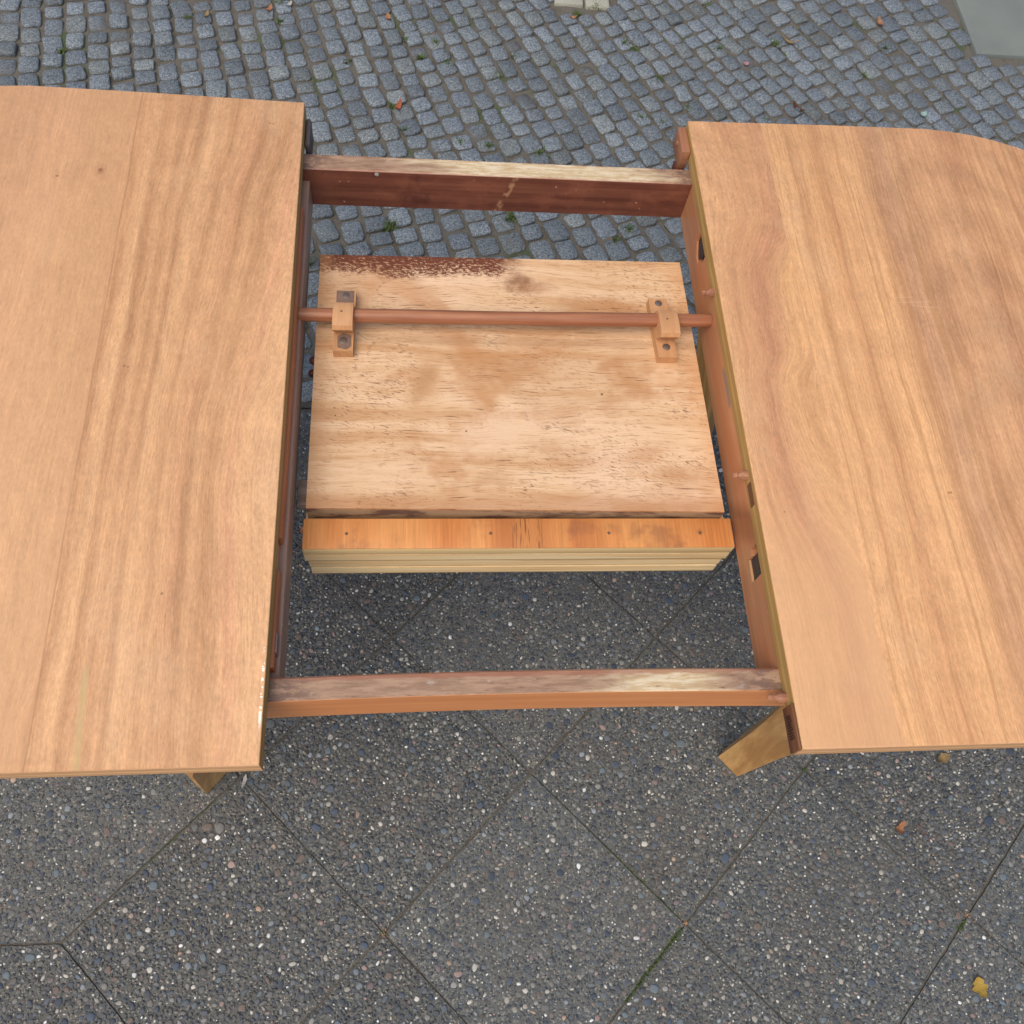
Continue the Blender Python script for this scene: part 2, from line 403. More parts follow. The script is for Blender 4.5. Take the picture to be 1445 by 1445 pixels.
# short dark dashes of torn grain, gathered in patches
f = g.noise(g.vec(x*38., v*520., 1.), 1, 3, .65)
f2 = g.noise(g.vec(x*130., y*430.+(x*150.), 1.), 1, 3, .65)
patch = g.step(g.noise(g.vec(x*9., y*12., 14.), 1, 3, .6), .42, .62)
col = g.mix(g.step(f, .53, .66)*.62, col, wc(176, 122, 80))
col = g.mix(g.step(f2, .56, .66)*patch*.85, col, wc(126, 80, 46))
f4 = g.noise(g.vec(x*22., v*420., 6.), 1, 3, .6)
col = g.mix(g.step(f4, .60, .68)*g.step(bl, .42, .55)*.8, col, wc(96, 58, 36))
ct = g.noise(g.vec(x*4.2, y*7., 33.), 1, 5, .62)
cl = (1-g.step(g.math('ABSOLUTE', ct-.53), .002, .016))*g.step(g.noise(g.vec(x*9., y*9., 41.), 1, 1), .46, .58)
col = g.mix(cl*g.step(f2, .42, .60)*.5, col, wc(112, 68, 40))
col = g.mix(g.step(ct, .53, .56)*.28, col, wc(190, 138, 88))
dk4 = g.noise(g.vec(x*700., y*700., 6.), 1, 2, .6)
# particular stains
def blot(cx, cy, rx, ry, c, s, soft=.3, rot=0., ns=.45):
    global col
    ca, sa = math.cos(R(rot)), math.sin(R(rot))
    a = ((x-cx)*ca+(y-cy)*sa)/rx; b = ((y-cy)*ca-(x-cx)*sa)/ry
    dd = g.math('SQRT', a*a+b*b)+(g.noise(g.vec(x*60., y*60., cx*9.), 1, 4, .65)-.5)*ns*2
    col = g.mix((1-g.step(dd, soft, 1.))*s, col, c)
blot(-.105, .466, .016, .042, wc(160, 112, 68), .55, .1, -22)
blot(-.105, .455, .030, .060, wc(206, 156, 106), .55, .1, -22)
blot(.02, .628, .034, .022, wc(118, 72, 46), .75, .0, 0, .9)
blot(.035, .620, .05, .02, wc(170, 116, 76), .55, .1, 0)
blot(-.02, .40, .10, .045, wc(240, 202, 166), .6, .0, 28, .8)
blot(-.16, .345, .09, .035, wc(240, 202, 162), .6, .0, 0, .8)
for (bx_, by_, rx_, ry_, ro_) in ((.03, .50, .08, .02, 4), (.14, .45, .05, .03, 20), (.06, .37, .06, .03, -10), (.19, .345, .05, .02, 0), (-.03, .335, .05, .022, 10), (-.18, .58, .03, .03, 0), (.12, .60, .08, .015, 0)):
    blot(bx_, by_, rx_, ry_, wc(190, 136, 88), .45, .0, ro_, .9)
blot(.13, .50, .03, .012, wc(186, 128, 80), .6, .1, 20)
blot(.16, .37, .05, .02, wc(196, 140, 92), .5, .1, 20)
# varnish along the far edge, ragged and scrubbed
rg = (g.noise(g.vec(x*24., y*24., 5.), 1, 4, .7)-.5)*.036
edge = (y+rg) - (.630 + g.step(x, -.10, .02)*.008) + (g.noise(g.vec(x*11., 0., 77.), 1, 2)-.5)*.034
vm = g.step(edge, -.004, .006)*(1-g.step(x+(g.noise(g.vec(x*30., y*50., 2.), 1, 3)-.5)*.08, -.01, .03))
scr = g.noise(g.vec(x*150.+y*90., y*300., 0.), 1, 4, .7)
tip = g.step(edge, .010, .026)
col = g.mix(vm*g.step(scr+edge*7., .42, .56)*(1-g.step(g.noise(g.vec(x*170.+y*120., y*360., 7.), 1, 4, .7)-edge*3., .47, .54)*.75), col, g.mix(scr, wc(74, 34, 22), wc(136, 74, 46)))
# darker stained front strip and ends
fr = 1-g.step(y+(bl-.5)*.02, .302, .320)
col = g.mix(fr*.55, col, wc(184, 124, 76))
en = g.math('MAXIMUM', g.step(x+(bl-.5)*.04, .215, .245), (1-g.step(x+(bl-.5)*.04, -.236, -.215)))
col = g.mix(en*.35, col, wc(210, 150, 96))
# soft shadow of the rod, painted into the board's colour
rod_shade = (1-g.step(g.math('ABSOLUTE', y-.532)+(g.noise(g.vec(x*40., y*40., 1.), 1, 3)-.5)*.008, .003, .010))*.22
col = g.mix(rod_shade, col, wc(128, 100, 72))
side = 1-g.step(z, .684, .6866)
col = g.mix(side, col, g.mix(g.step(g.noise(g.vec(x*18., 0., z*60.), 1, 4, .6), .45, .6), wc(186, 152, 118), wc(120, 88, 74)))
for (a, b, r) in ((-.21, .42, .0014), (-.055, .40, .0016), (.115, .455, .0022)):
    col = g.mix(g.dot(a, b, r)*.8, col, wc(80, 54, 40))
M_insTop = g.done(col, .62, f, .35, .0008)

g = G('orange_cleat_veneer'); x, y, z = g.P
n1 = g.noise(g.vec(x*10., y*1.5, 0.), 1, 3, .5)
col = g.ramp(n1, [(.30, wc(176, 100, 52)), (.44, wc(208, 134, 74)), (.55, wc(226, 156, 90)), (.66, wc(206, 128, 68)), (.78, wc(218, 142, 84))])
n2 = g.noise(g.vec(x*330., y*14., 0.), 1, 3, .7)
col = g.scale(col, 1+(n2-.5)*.8)
col = g.mix(g.step(g.noise(g.vec(x*17., y*14., 4.), 1, 4, .6), .52, .66)*.5, col, wc(142, 92, 66))
dk = (1-g.step(g.math('ABSOLUTE', x-.012), .008, .028))
col = g.mix(dk*g.step(n2, .50, .60)*.8, col, wc(110, 66, 38))
wl = g.step(z, .677, .6785)
lay = g.mix(g.noise(g.vec(x*6., y*6., z*500.), 1, 3, .6), wc(226, 192, 132), wc(252, 222, 166))
col = g.mix(wl, lay, col)
for a in (-.193, -.030, .108, .217):
    col = g.mix(g.dot(a, .270, .0024), col, wc(60, 40, 34))
col = g.mix(g.dot(a, .271, .006)*.2, col, wc(60, 40, 34))
M_cleat = g.done(col, .45, n2, .3, .0005)

def layer_mat(name, lo, hi, dark):
    g = G(name); x, y, z = g.P
    zz = (z-lo)/(hi-lo)
    wob = (g.noise(g.vec(x*5., y*5., lo*99.), 1, 2)-.5)*.25
    col = g.mix(g.step(g.noise(g.vec(x*3., y*3., z*130.), 1, 3, .5), .30, .70), wc(246, 206, 150), wc(255, 232, 184))
    ln = 1-g.step(zz+wob, .04, .20)
    col = g.mix(ln*dark, col, wc(140, 108, 62))
    n = g.noise(g.vec(x*5., y*5., z*150.), 1, 3, .6)
    col = g.mix(g.step(n, .54, .66)*.45, col, wc(200, 162, 108))
    col = g.scale(col, 1+(g.noise(g.vec(x*40., y*40., z*1500.), 1, 2)-.5)*.25)
    return g.done(col, .6, n, .2, .0005)

# ------------------------------------------------------------ paving materials
KG = .66
def gc(r, g_, b, k=None):
    k = KG if k is None else k
    return tuple(v*k for v in s2l((r, g_, b)))+(1,)
g = G('granite_sett'); x, y, z = g.P
tone = g.attr('tone')
f1 = g.noise(g._pv, 420, 3, .7); f2 = g.noise(g._pv, 150, 4, .65); f3 = g.noise(g._pv, 45, 3, .6)
cell = g.vor(g._pv, 520, 'F1', 1)
base = g.mix(g.step(f2, .35, .65), gc(96, 105, 113), gc(136, 147, 154))
base = g.mix(g.step(f1, .53, .64)*.8, base, gc(200, 203, 204))
base = g.mix(g.step(f1, .42, .34)*1.0 if False else (1-g.step(f1, .36, .44))*.7, base, gc(58, 64, 76))
col = g.mix(1., base, tone, 'MULTIPLY')
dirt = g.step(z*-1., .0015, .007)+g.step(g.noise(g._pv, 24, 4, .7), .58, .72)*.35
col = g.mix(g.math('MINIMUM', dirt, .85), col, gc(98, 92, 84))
hgt = f2*.55+f1*.3+f3*.5
M_sett = g.done(col, .75, hgt, .9, .0032)

def moss_mix(g, col, amount_lo):
    x, y, z = g.P
    mm = g.noise(g._pv, 4.5, 3, .65); mf = g.noise(g._pv, 260, 3, .7)
    k = g.step(mm, amount_lo, amount_lo+.10)*g.step(mf, .40, .56)
    return g.mix(k*.85, col, g.mix(mf, gc(50, 74, 26), gc(96, 124, 54)))
g = G('joint_dirt'); x, y, z = g.P
n1 = g.noise(g._pv, 380, 4, .7); n2 = g.noise(g._pv, 30, 3, .6)
col = g.mix(n1, gc(80, 76, 68), gc(156, 149, 136)); col = g.mix(g.step(n2, .5, .65)*.6, col, gc(104, 94, 76))
col = moss_mix(g, col, .56)
M_dirt = g.done(col, .95, n1, 1., .004)

g = G('washed_concrete'); x, y, z = g.P
cellc = g.vor(g._pv, 300, 'F1', 1); cd = g.vor(g._pv, 300, 'DISTANCE_TO_EDGE', 0)
hh = g.n('ShaderNodeSeparateColor'); g.t.links.new(cellc.o, hh.inputs[0])
h1 = V(g, hh.outputs[0]); h2 = V(g, hh.outputs[1])
peb = g.ramp(h1, [(0, gc(52, 58, 66)), (.22, gc(84, 90, 96)), (.42, gc(108, 110, 108)), (.62, gc(134, 132, 124)), (.76, gc(92, 102, 112)), (.88, gc(158, 154, 144)), (1, gc(214, 212, 204))], 'CONSTANT')
mat_ = g.mix(g.noise(g._pv, 420, 3, .8), gc(58, 60, 58), gc(144, 146, 141))
k = g.step(cd, .03, .09)*g.step(h2, .28, .32)
col = g.mix(k*.9, mat_, peb)
big = g.noise(g._pv, 5, 4, .6)
col = g.mix(g.step(big, .48, .66)*.35, col, gc(112, 106, 98))
col = g.mix(1., col, g.attr('tone'), 'MULTIPLY')
M_slab = g.done(col, .85, g.noise(g._pv, 600, 3, .7)+k*.5, .8, .0012)

g = G('exposed_pebbles'); x, y, z = g.P
n1 = g.noise(g._pv, 500, 3, .6); n2 = g.noise(g._pv, 110, 2, .6)
col = g.mix(1., g.attr('tone'), (1, 1, 1, 1), 'MULTIPLY')
col = g.scale(col, 1+(n1-.5)*.5+(n2-.5)*.3)
M_peb = g.done(col, .7, n1, .4, .0006)

g = G('smooth_granite_plate'); x, y, z = g.P
n1 = g.noise(g._pv, 500, 3, .7); n2 = g.noise(g._pv, 6, 4, .6)
col = g.mix(n2, gc(112, 120, 116), gc(142, 148, 142)); col = g.scale(col, 1+(n1-.5)*.5)
M_plate = g.done(col, .8, n1, .5, .001)
g = G('pale_stone'); x, y, z = g.P
n1 = g.noise(g._pv, 260, 3, .7)
M_pale = g.done(g.mix(n1, gc(150, 150, 134), gc(206, 204, 186)), .8, n1, .5, .002)
g = G('earth'); x, y, z = g.P
M_earth = g.done(g.mix(g.noise(g._pv, 40, 4, .7), gc(58, 54, 48), gc(100, 94, 84)), .95)

# ------------------------------------------------------------ ground
obj('ground', box(-40, 40, -40, 40, -.30, -.09, 0), M_earth, None, kind='structure')

# generic irregular stone: outline in the plane, rings
def put_tone(me, t, n=None):
    a = me.color_attributes.new('tone', 'FLOAT_COLOR', 'POINT')
    arr = np.ones((len(me.vertices), 4), np.float32)
    arr[:, :3] = t; a.data.foreach_set('color', arr.ravel())

# ---- slab pavement: diagonal 35 cm slabs, mitre slabs at the left border
pave = obj('pavement', box(-4.2, 4.2, -3.4, .862, -.075, -.0034, 0), M_dirt, None, kind='structure')
SX, SY = .332, -.132; DG = .4951; hd = DG/2; rot = R(-1.0)
def slab_pt(i, j):                 # i in half diagonals right, j in half diagonals far
    a, b = i*hd, j*hd
    return (SX+math.cos(rot)*a-math.sin(rot)*b, SY+math.sin(rot)*a+math.cos(rot)*b)
def clip(poly, axis, val, keep_less):
    out = []
    for k in range(len(poly)):
        p, q = poly[k], poly[(k+1) % len(poly)]
        ip = (p[axis] <= val) if keep_less else (p[axis] >= val); iq = (q[axis] <= val) if keep_less else (q[axis] >= val)
        if ip: out.append(p)
        if ip != iq:
            t = (val-p[axis])/(q[axis]-p[axis]); out.append((p[0]+(q[0]-p[0])*t, p[1]+(q[1]-p[1])*t))
    return out
def inset(poly, dd, thin=None):
    n = len(poly); out = []
    ar = sum(poly[i][0]*poly[(i+1) % n][1]-poly[(i+1) % n][0]*poly[i][1] for i in range(n))
    if ar < 0: poly = poly[::-1]
    for i in range(n):
        p0, p1, p2 = [Vector(poly[(i+k) % n]) for k in (-1, 0, 1)]
        d1 = (p1-p0).normalized(); d2 = (p2-p1).normalized()
        n1 = Vector((-d1.y, d1.x)); n2 = Vector((-d2.y, d2.x))
        a1, a2 = dd, dd
        if thin is not None:        # joints that run from far left to near right are tighter
            if d1.x*d1.y < -.2: a1 = thin
            if d2.x*d2.y < -.2: a2 = thin
        cr_ = n1.x*n2.y-n1.y*n2.x
        if abs(cr_) < 1e-3: out.append(tuple(p1+n1*a1)); continue
        out.append(tuple(p1+Vector(((a1*n2.y-a2*n1.y)/cr_, (n1.x*a2-n2.x*a1)/cr_))))
    return out
slabs = []
BX = slab_pt(-4, 0)[0]            # valley line of the mitres
for j in range(-12, 5):
    for i in range(-14, 15):
        if (i+j) % 2: continue
        if i < -3: continue
        poly = [slab_pt(i-1, j), slab_pt(i, j-1), slab_pt(i+1, j), slab_pt(i, j+1)]
        if i == -3 and j % 2:       # pentagon with its back to the left border (point to the right)
            poly = [slab_pt(-5, j-1), slab_pt(-4, j-1), slab_pt(-2-1, j-0) if False else slab_pt(-3, j), slab_pt(-4, j+1), slab_pt(-5, j+1)]
            slabs.append(poly); continue
        slabs.append(poly)
# second look at the border: diamonds centred at i=-3 (odd j) have corners at -4 and -2
slabs = []
for j in range(-12, 5):
    for i in range(-3, 15):
        if (i+j) % 2 == 0: continue
        slabs.append([slab_pt(i-1, j), slab_pt(i, j-1), slab_pt(i+1, j), slab_pt(i, j+1)])
for j in range(-12, 5, 2):          # mitres: valleys at (-4, even)
    slabs.append([slab_pt(-5.2, j), slab_pt(-4, j), slab_pt(-3, j+1), slab_pt(-4, j+2), slab_pt(-5.2, j+2)])
for j in range(-12, 5, 2):          # plain square slabs left of the border course
    for i in range(0, 4):
        slabs.append([slab_pt(-5.2-2*(i+1), j), slab_pt(-5.2-2*i, j), slab_pt(-5.2-2*i, j+2), slab_pt(-5.2-2*(i+1), j+2)])
slab_polys = []
seen = set()
for s in slabs:
    s = clip(s, 1, .858, True)
    s = [p for k, p in enumerate(s) if (p[0]-s[k-1][0])**2+(p[1]-s[k-1][1])**2 > .006**2]
    if len(s) < 3: continue
    c = (round(sum(p[0] for p in s)/len(s), 3), round(sum(p[1] for p in s)/len(s), 3))
    ar = abs(sum(s[i][0]*s[(i+1) % len(s)][1]-s[(i+1) % len(s)][0]*s[i][1] for i in range(len(s))))/2
    if ar < .004 or c in seen: continue
    seen.add(c); s = inset(s, .0009+random.uniform(0, .0007), .0004+random.uniform(0, .0006)); slab_polys.append(s)
def chip(poly):
    c = (sum(p[0] for p in poly)/len(poly), sum(p[1] for p in poly)/len(poly)); o = []
    for k in range(len(poly)):
        p, q = poly[k], poly[(k+1) % len(poly)]
        ln = math.hypot(q[0]-p[0], q[1]-p[1]); m = max(1, int(ln/.010))
        nx_, ny_ = -(q[1]-p[1])/ln, (q[0]-p[0])/ln
        for a in range(m):
            t = a/m; x_, y_ = p[0]+(q[0]-p[0])*t, p[1]+(q[1]-p[1])*t
            dd = max(0, mnoise.noise(Vector((x_*55, y_*55, c[0]*7))))*.0026 + random.uniform(0, .0005)
            if a == 0: dd = random.uniform(.001, .003); x_ += (c[0]-x_)*dd*4; y_ += (c[1]-y_)*dd*4; dd = 0
            o.append((x_+nx_*dd, y_+ny_*dd))
    return o
for s in slab_polys:
    dz = random.uniform(-.0014, .0004)
    s0 = s
    if all(-1.5 < p[0] < 1.7 and -.9 < p[1] for p in s): s = chip(s)
    me = prism(s, 2, -.05, dz, .0012)
    cx = sum(p[0] for p in s)/len(s); cy = sum(p[1] for p in s)/len(s)
    t = 1+random.uniform(-.10, .08); warm = random.uniform(-.02, .02) if cx > -.2 and cy < .2 else .04
    put_tone(me, (t*(1+warm), t, t*(1-warm*.6)))
    me.transform(Matrix.Translation((0, 0, 0)))
    obj('paving_slab', me, M_slab, pave)

# ---- exposed pebbles on the slabs near the camera, packed by dart throwing
X0, X1, Y0, Y1, RES = -1.28, 1.42, -.60, .856, .001
W_, H_ = int((X1-X0)/RES), int((Y1-Y0)/RES)
occ = np.ones((H_, W_), bool)
dmap = np.ones((H_, W_), np.float32)
def fill_poly(poly):
    xs = [p[0] for p in poly]; ys = [p[1] for p in poly]
    a0, a1 = max(0, int((min(xs)-X0)/RES)), min(W_, int((max(xs)-X0)/RES)+1)
    b0, b1 = max(0, int((min(ys)-Y0)/RES)), min(H_, int((max(ys)-Y0)/RES)+1)
    if a1 <= a0 or b1 <= b0: return
    gx = X0+(np.arange(a0, a1)+.5)*RES; gy = Y0+(np.arange(b0, b1)+.5)*RES
    m = np.ones((b1-b0, a1-a0), bool); n = len(poly)
    for i in range(n):
        p, q = poly[i], poly[(i+1) % n]
        m &= ((q[0]-p[0])*(gy[:, None]-p[1])-(q[1]-p[1])*(gx[None, :]-p[0])) > 0
    occ[b0:b1, a0:a1] &= ~m
    dmap[b0:b1, a0:a1][m] = dens_s
for s in slab_polys:
    cx = sum(p[0] for p in s)/len(s); cy = sum(p[1] for p in s)/len(s)
    dens_s = random.uniform(.86, 1.0)
    if cy > .15: dens_s *= .7
    if cx < -.38 and cy > -.05: dens_s *= .7
    fill_poly(inset(s, .0012))
dens = np.zeros((12, 16))
pal = np.array([s2l(c) for c in ((60, 67, 79), (72, 81, 94), (84, 90, 98), (98, 98, 96), (112, 108, 102), (88, 84, 78), (104, 92, 84), (128, 126, 120), (150, 142, 126), (176, 168, 152), (206, 204, 196), (150, 116, 104), (168, 132, 98), (120, 96, 98), (96, 106, 112), (120, 130, 138))])*KG*1.5
pw = np.array([.11, .13, .14, .13, .10, .09, .06, .08, .05, .028, .010, .016, .009, .018, .055, .035]); pw = pw/pw.sum()
pal_small = np.array([s2l(c) for c in ((70, 74, 80), (110, 106, 100), (150, 144, 132), (196, 190, 174), (226, 222, 212), (160, 124, 106), (90, 84, 78), (188, 168, 130))])*KG*1.25
ps = np.array([.18, .23, .20, .11, .045, .055, .13, .05]); ps = ps/ps.sum()
out = []
classes = ((.0075, .0100, 300), (.0058, .0075, 3200), (.0046, .0058, 18000), (.0034, .0046, 70000), (.0024, .0034, 210000), (.0016, .0024, 200000))
nz = lambda x, y, s: mnoise.noise(Vector((x*s, y*s, 3.3)))
for ci, (r0, r1, cnt) in enumerate(classes):
    n = cnt
    px = rng.uniform(0, W_-1, n); py = rng.uniform(0, H_-1, n)
    rr = r0+(r1-r0)*rng.random(n)**1.5; el = rng.uniform(.42, 1.0, n); drop = rng.random(n); an = rng.uniform(0, math.pi, n)
    for k in range(n):
        a = rr[k]/RES; b = a*el[k]; R_ = int(a)+2
        cx, cy = int(px[k]), int(py[k])
        if occ[cy, cx] or cx < R_ or cy < R_ or cx >= W_-R_ or cy >= H_-R_: continue
        if drop[k] > dmap[cy, cx]*(1.0-.35*max(0, nz(cx*RES, cy*RES, 6.)*1.6-.1)): continue
        gy, gx = np.ogrid[-R_:R_+1, -R_:R_+1]
        ca, sa = math.cos(an[k]), math.sin(an[k])
        uu = (gx*ca+gy*sa)/(a+.5); vv = (gy*ca-gx*sa)/(b+.5)
        m = uu*uu+vv*vv < 1
        sub = occ[cy-R_:cy+R_+1, cx-R_:cx+R_+1]
        if (sub & m).any(): continue
        sub |= m
        out.append((X0+(cx+.5)*RES, Y0+(cy+.5)*RES, rr[k], el[k], an[k], ci))
out = np.array(out)
def build_pebbles(sel, nseg, ring):
    n = len(sel); ang = np.linspace(0, 2*np.pi, nseg, endpoint=False)[None, :] + rng.uniform(-.30, .30, (n, nseg))*(6/nseg)
    rad = 1+rng.uniform(-.24, .10, (n, nseg))
    cx, cy, r, el, an = [sel[:, i][:, None] for i in range(5)]
    ex = np.cos(ang)*rad*r; ey = np.sin(ang)*rad*r*el
    ca, sa = np.cos(an), np.sin(an)
    ux, uy = ex*ca-ey*sa, ex*sa+ey*ca
    zt = .0004+rng.uniform(0, .0006, (n, 1))
    rings = [np.stack([cx+ux, cy+uy, np.full_like(ux, -.0022)], 2)]
    if ring:
        rings.append(np.stack([cx+ux*.93, cy+uy*.93, np.full_like(ux, 0)+zt*.4], 2))
        rings.append(np.stack([cx+ux*.66, cy+uy*.66, np.full_like(ux, 0)+zt+rng.uniform(-.00012, .00012, ux.shape)], 2))
    else:
        rings.append(np.stack([cx+ux*.82, cy+uy*.82, np.full_like(ux, 0)+zt*.8], 2))
    K = len(rings)
    verts = np.stack(rings, 1).reshape(-1, 3)          # n, K, nseg
    base = (np.arange(n)*K*nseg)[:, None]
    i = np.arange(nseg); j = (i+1) % nseg
    quads = []
    for k in range(K-1):
        q = np.stack([k*nseg+i, k*nseg+j, (k+1)*nseg+j, (k+1)*nseg+i], 1)
        quads.append(base[:, None]+q[None])
    quads = np.concatenate(quads, 1).reshape(-1, 4)
    caps = base+(K-1)*nseg+i[None, :]
    me = bpy.data.meshes.new('pebbles')
    me.vertices.add(len(verts)); me.vertices.foreach_set('co', verts.astype(np.float32).ravel())
    nl = quads.size+caps.size; me.loops.add(nl)
    me.loops.foreach_set('vertex_index', np.concatenate([quads.ravel(), caps.ravel()]).astype(np.int32))
    npoly = len(quads)+len(caps); me.polygons.add(npoly)
    st = np.concatenate([np.arange(len(quads))*4, quads.size+np.arange(len(caps))*nseg])
    me.polygons.foreach_set('loop_start', st.astype(np.int32))
    me.update(calc_edges=True)
    p = np.where(sel[:, 5:6] >= 4, pal_small[rng.choice(len(ps), n, p=ps)], pal[rng.choice(len(pw), n, p=pw)])
    p = p*(1+rng.uniform(-.22, .22, (n, 1)))
    p = p*.60+p.mean(1, keepdims=True)*.40*np.array([.98, 1.0, 1.0])
    # very big ones are mostly the dark slate
    big = sel[:, 5] <= 1
    dk = pal[rng.choice([0, 1, 2, 3, 6, 14], n)]
    p = np.where((big & (rng.random(n) < .8))[:, None], dk, p)
    colr = np.ones((n, K*nseg, 4), np.float32); colr[:, :, :3] = p[:, None, :]
    a = me.color_attributes.new('tone', 'FLOAT_COLOR', 'POINT'); a.data.foreach_set('color', colr.ravel())
    if ring:
        me.polygons.foreach_set('use_smooth', np.ones(npoly, bool))
    return me
print('coverage', float((occ & (dmap < 1.0)).sum()/max(1, (dmap < 1.0).sum())))
bigp = out[out[:, 5] <= 3]; smallp = out[out[:, 5] > 3]
obj('embedded_pebbles', build_pebbles(bigp, 8, True), M_peb, pave, kind='stuff')
obj('embedded_grit', build_pebbles(smallp, 5, False), M_peb, pave, kind='stuff')
print('pebbles', len(bigp), len(smallp))

# ---- cobbled strip
cob_g = obj('cobbled_ground', box(-4.2, 4.6, .864, 5.4, -.075, -.010, 0), M_dirt, None, kind='structure')
# uneven dirt between the setts
PITCH = .0556
TH = [(-4.5, 4), (-1.1, 8), (-.3, 17), (.5, 27), (1.1, 32), (1.5, 24), (2.2, 10), (5, 4)]
def th(u): return R(float(np.interp(u, [p[0] for p in TH], [p[1] for p in TH])))
plate = (1.468, 2.75, 2.062, 3.2)
camM = cob.matrix_world.inverted()
def to_px(x, y, z=0.):
    q = camM @ Vector((x, y, z)); f = 1307.8
    return 722.5+f*q.x/-q.z, 722.5-f*q.y/-q.z
def hidden(px, py):
    if px < 433 and 140 < py and px > 0: return py > 130
    if px > 975 and py > 175+max(0, (px-1330)*.15) : return True
    if 433 <= px <= 965 and (218 < py < 288 or py > 372) and px > 450: return True
    return False
stones = []
Y_0 = 1.7
u = -4.6
while u < 5.6:
    uc = u+PITCH/2
    t0 = th(uc); dth = (th(uc+.05)-th(uc-.05))/.1
    ya = .80+random.uniform(0, .05)
    while ya < 5.4:
        cxs = uc-math.tan(t0)*(ya-Y_0)*.9
        wob = .010*mnoise.noise(Vector((uc*.9, ya*2.6, 0)))
        acr = PITCH*max(.55, min(1.35, 1-(1/math.cos(t0)**2)*dth*(ya-Y_0)*.9))*math.cos(t0)
        L = random.choice((.046, .050, .054, .057, .061, .067))*random.uniform(.93, 1.06)
        ym = ya+L*math.cos(t0)/2; xm = uc-math.tan(t0)*(ym-Y_0)*.9+wob
        ya += L*math.cos(t0)
        cx, cy = xm, ym
        if cy < .864+.018 or cy > 5.3 or abs(cx-.2) > 4.4: continue
        if plate[0]-.022 < cx < plate[1]+.02 and plate[2]-.022 < cy < plate[3]+.02: continue
        if .262 < cx < .44 and 2.15 < cy < 2.27: continue
        stones.append((cx, cy, t0*.95+random.gauss(0, .075), acr-.0026+random.uniform(-.0065, .0012), L-.0026+random.uniform(-.0060, .0010)))
    u += PITCH
# front course squared off against the slabs
def sett_geo(s):
    cx, cy, t, wd, hg = s
    n = 12; pts = []
    cs = [(-1, -1), (1, -1), (1, 1), (-1, 1)]
    cs = [(a*wd/2*(1-abs(random.gauss(0, .06))), b*hg/2*(1-abs(random.gauss(0, .06)))) for a, b in cs]
    for k in range(4):
        p, c_, q = cs[k-1], cs[k], cs[(k+1) % 4]
        f = random.uniform(.08, .17)
        pts.append((c_[0]+(p[0]-c_[0])*f, c_[1]+(p[1]-c_[1])*f)); pts.append((c_[0]+(q[0]-c_[0])*f, c_[1]+(q[1]-c_[1])*f))
        b_ = 1+random.uniform(-.05, .06); m_ = random.uniform(.4, .6)
        pts.append(((c_[0]+(q[0]-c_[0])*m_)*b_, (c_[1]+(q[1]-c_[1])*m_)*b_))
    ct, st = math.cos(t), math.sin(t)
    zt = random.gauss(0, .0018); tx, ty = random.uniform(-.05, .05), random.uniform(-.05, .05)
    V_ = []
    for sc, z in ((1.0, -.045), (1.0, -.0058), (.97, -.0014), (.88, .0)):
        for (u, w_) in pts:
            V_.append((cx+(u*ct-w_*st)*sc, max(cy+(u*st+w_*ct)*sc, .866), z+zt+(tx*u+ty*w_ if z > -.02 else 0)+(random.uniform(-.0006, .0006) if z > -.02 else 0)))
    V_.append((cx, cy, .0012+zt))
    F = []
    for k in range(3):
        for i in range(n): F.append((k*n+i, k*n+(i+1) % n, (k+1)*n+(i+1) % n, (k+1)*n+i))
    for i in range(n): F.append((3*n+i, 3*n+(i+1) % n, 4*n))
    return V_, F
def tone():
    b = .93*random.choice((.80, .92, 1, 1, 1.08, 1.2))*random.uniform(.94, 1.06)
    w_ = random.choice((0, 0, 0, 0, .02, .05, -.02))
    return (b*(1+w_), b*(1+w_*.5), b*(1-w_))
vis = []
for i, s in enumerate(stones):
    px, py = to_px(s[0], s[1])
    if -15 < px < 1460 and -15 < py < 700 and not hidden(px, py): vis.append((s[1]+abs(s[0])*.2, i))
vis.sort(); near = set(i for _, i in vis[:300])
AV, AF, AT = [], [], []
for i, s in enumerate(stones):
    V_, F = sett_geo(s); tn = tone()
    if i in near:
        me = bpy.data.meshes.new('sett'); me.from_pydata(V_, [], F); put_tone(me, tn)
        for p in me.polygons: p.use_smooth = True
        obj('cobble', me, M_sett, cob_g)
    else:
        b = len(AV); AV += V_; AF += [tuple(a+b for a in f) for f in F]; AT += [tn]*len(V_)
me = bpy.data.meshes.new('setts'); me.from_pydata(AV, [], AF); put_tone(me, np.array(AT, np.float32))
for p in me.polygons: p.use_smooth = True
obj('cobbles', me, M_sett, cob_g, kind='stuff')
print('setts', len(stones), 'visible', len(vis))
# dirt ridges: a lumpy sheet a little below the sett tops
nx, ny = 260, 90
gv, gf = [], []
for j in range(ny+1):
    for i in range(nx+1):
        xa = -1.6+i*(3.9/nx); ya = .866+j*(1.7/ny)
        gv.append((xa, ya, -.0062+mnoise.noise(Vector((xa*22, ya*22, 0)))*.0034))
for j in range(ny):
    for i in range(nx):
        a = j*(nx+1)+i
        xa, ya = gv[a][0], gv[a][1]
        if xa > plate[0]-.02 and ya > plate[2]-.02: continue
        gf.append((a, a+1, a+nx+2, a+nx+1))
me = bpy.data.meshes.new('dirt'); me.from_pydata(gv, [], gf)
obj('joint_sand', me, M_dirt, cob_g, kind='stuff')

obj('granite_plate', box(plate[0], plate[1], plate[2], plate[3], -.06, .002, .003), M_plate, None, kind='structure')
ks = empty('pale_stone_row', (.35, 2.20, 0), 'pale cream stones set in a short row among the dark cobbles at the far edge', 'kerb stones')
obj('pale_stone', box(-.078, .002, -.036, .05, -.05, .004, .006), M_pale, ks); obj('pale_stone', box(.008, .076, -.040, .05, -.05, .003, .006), M_pale, ks)

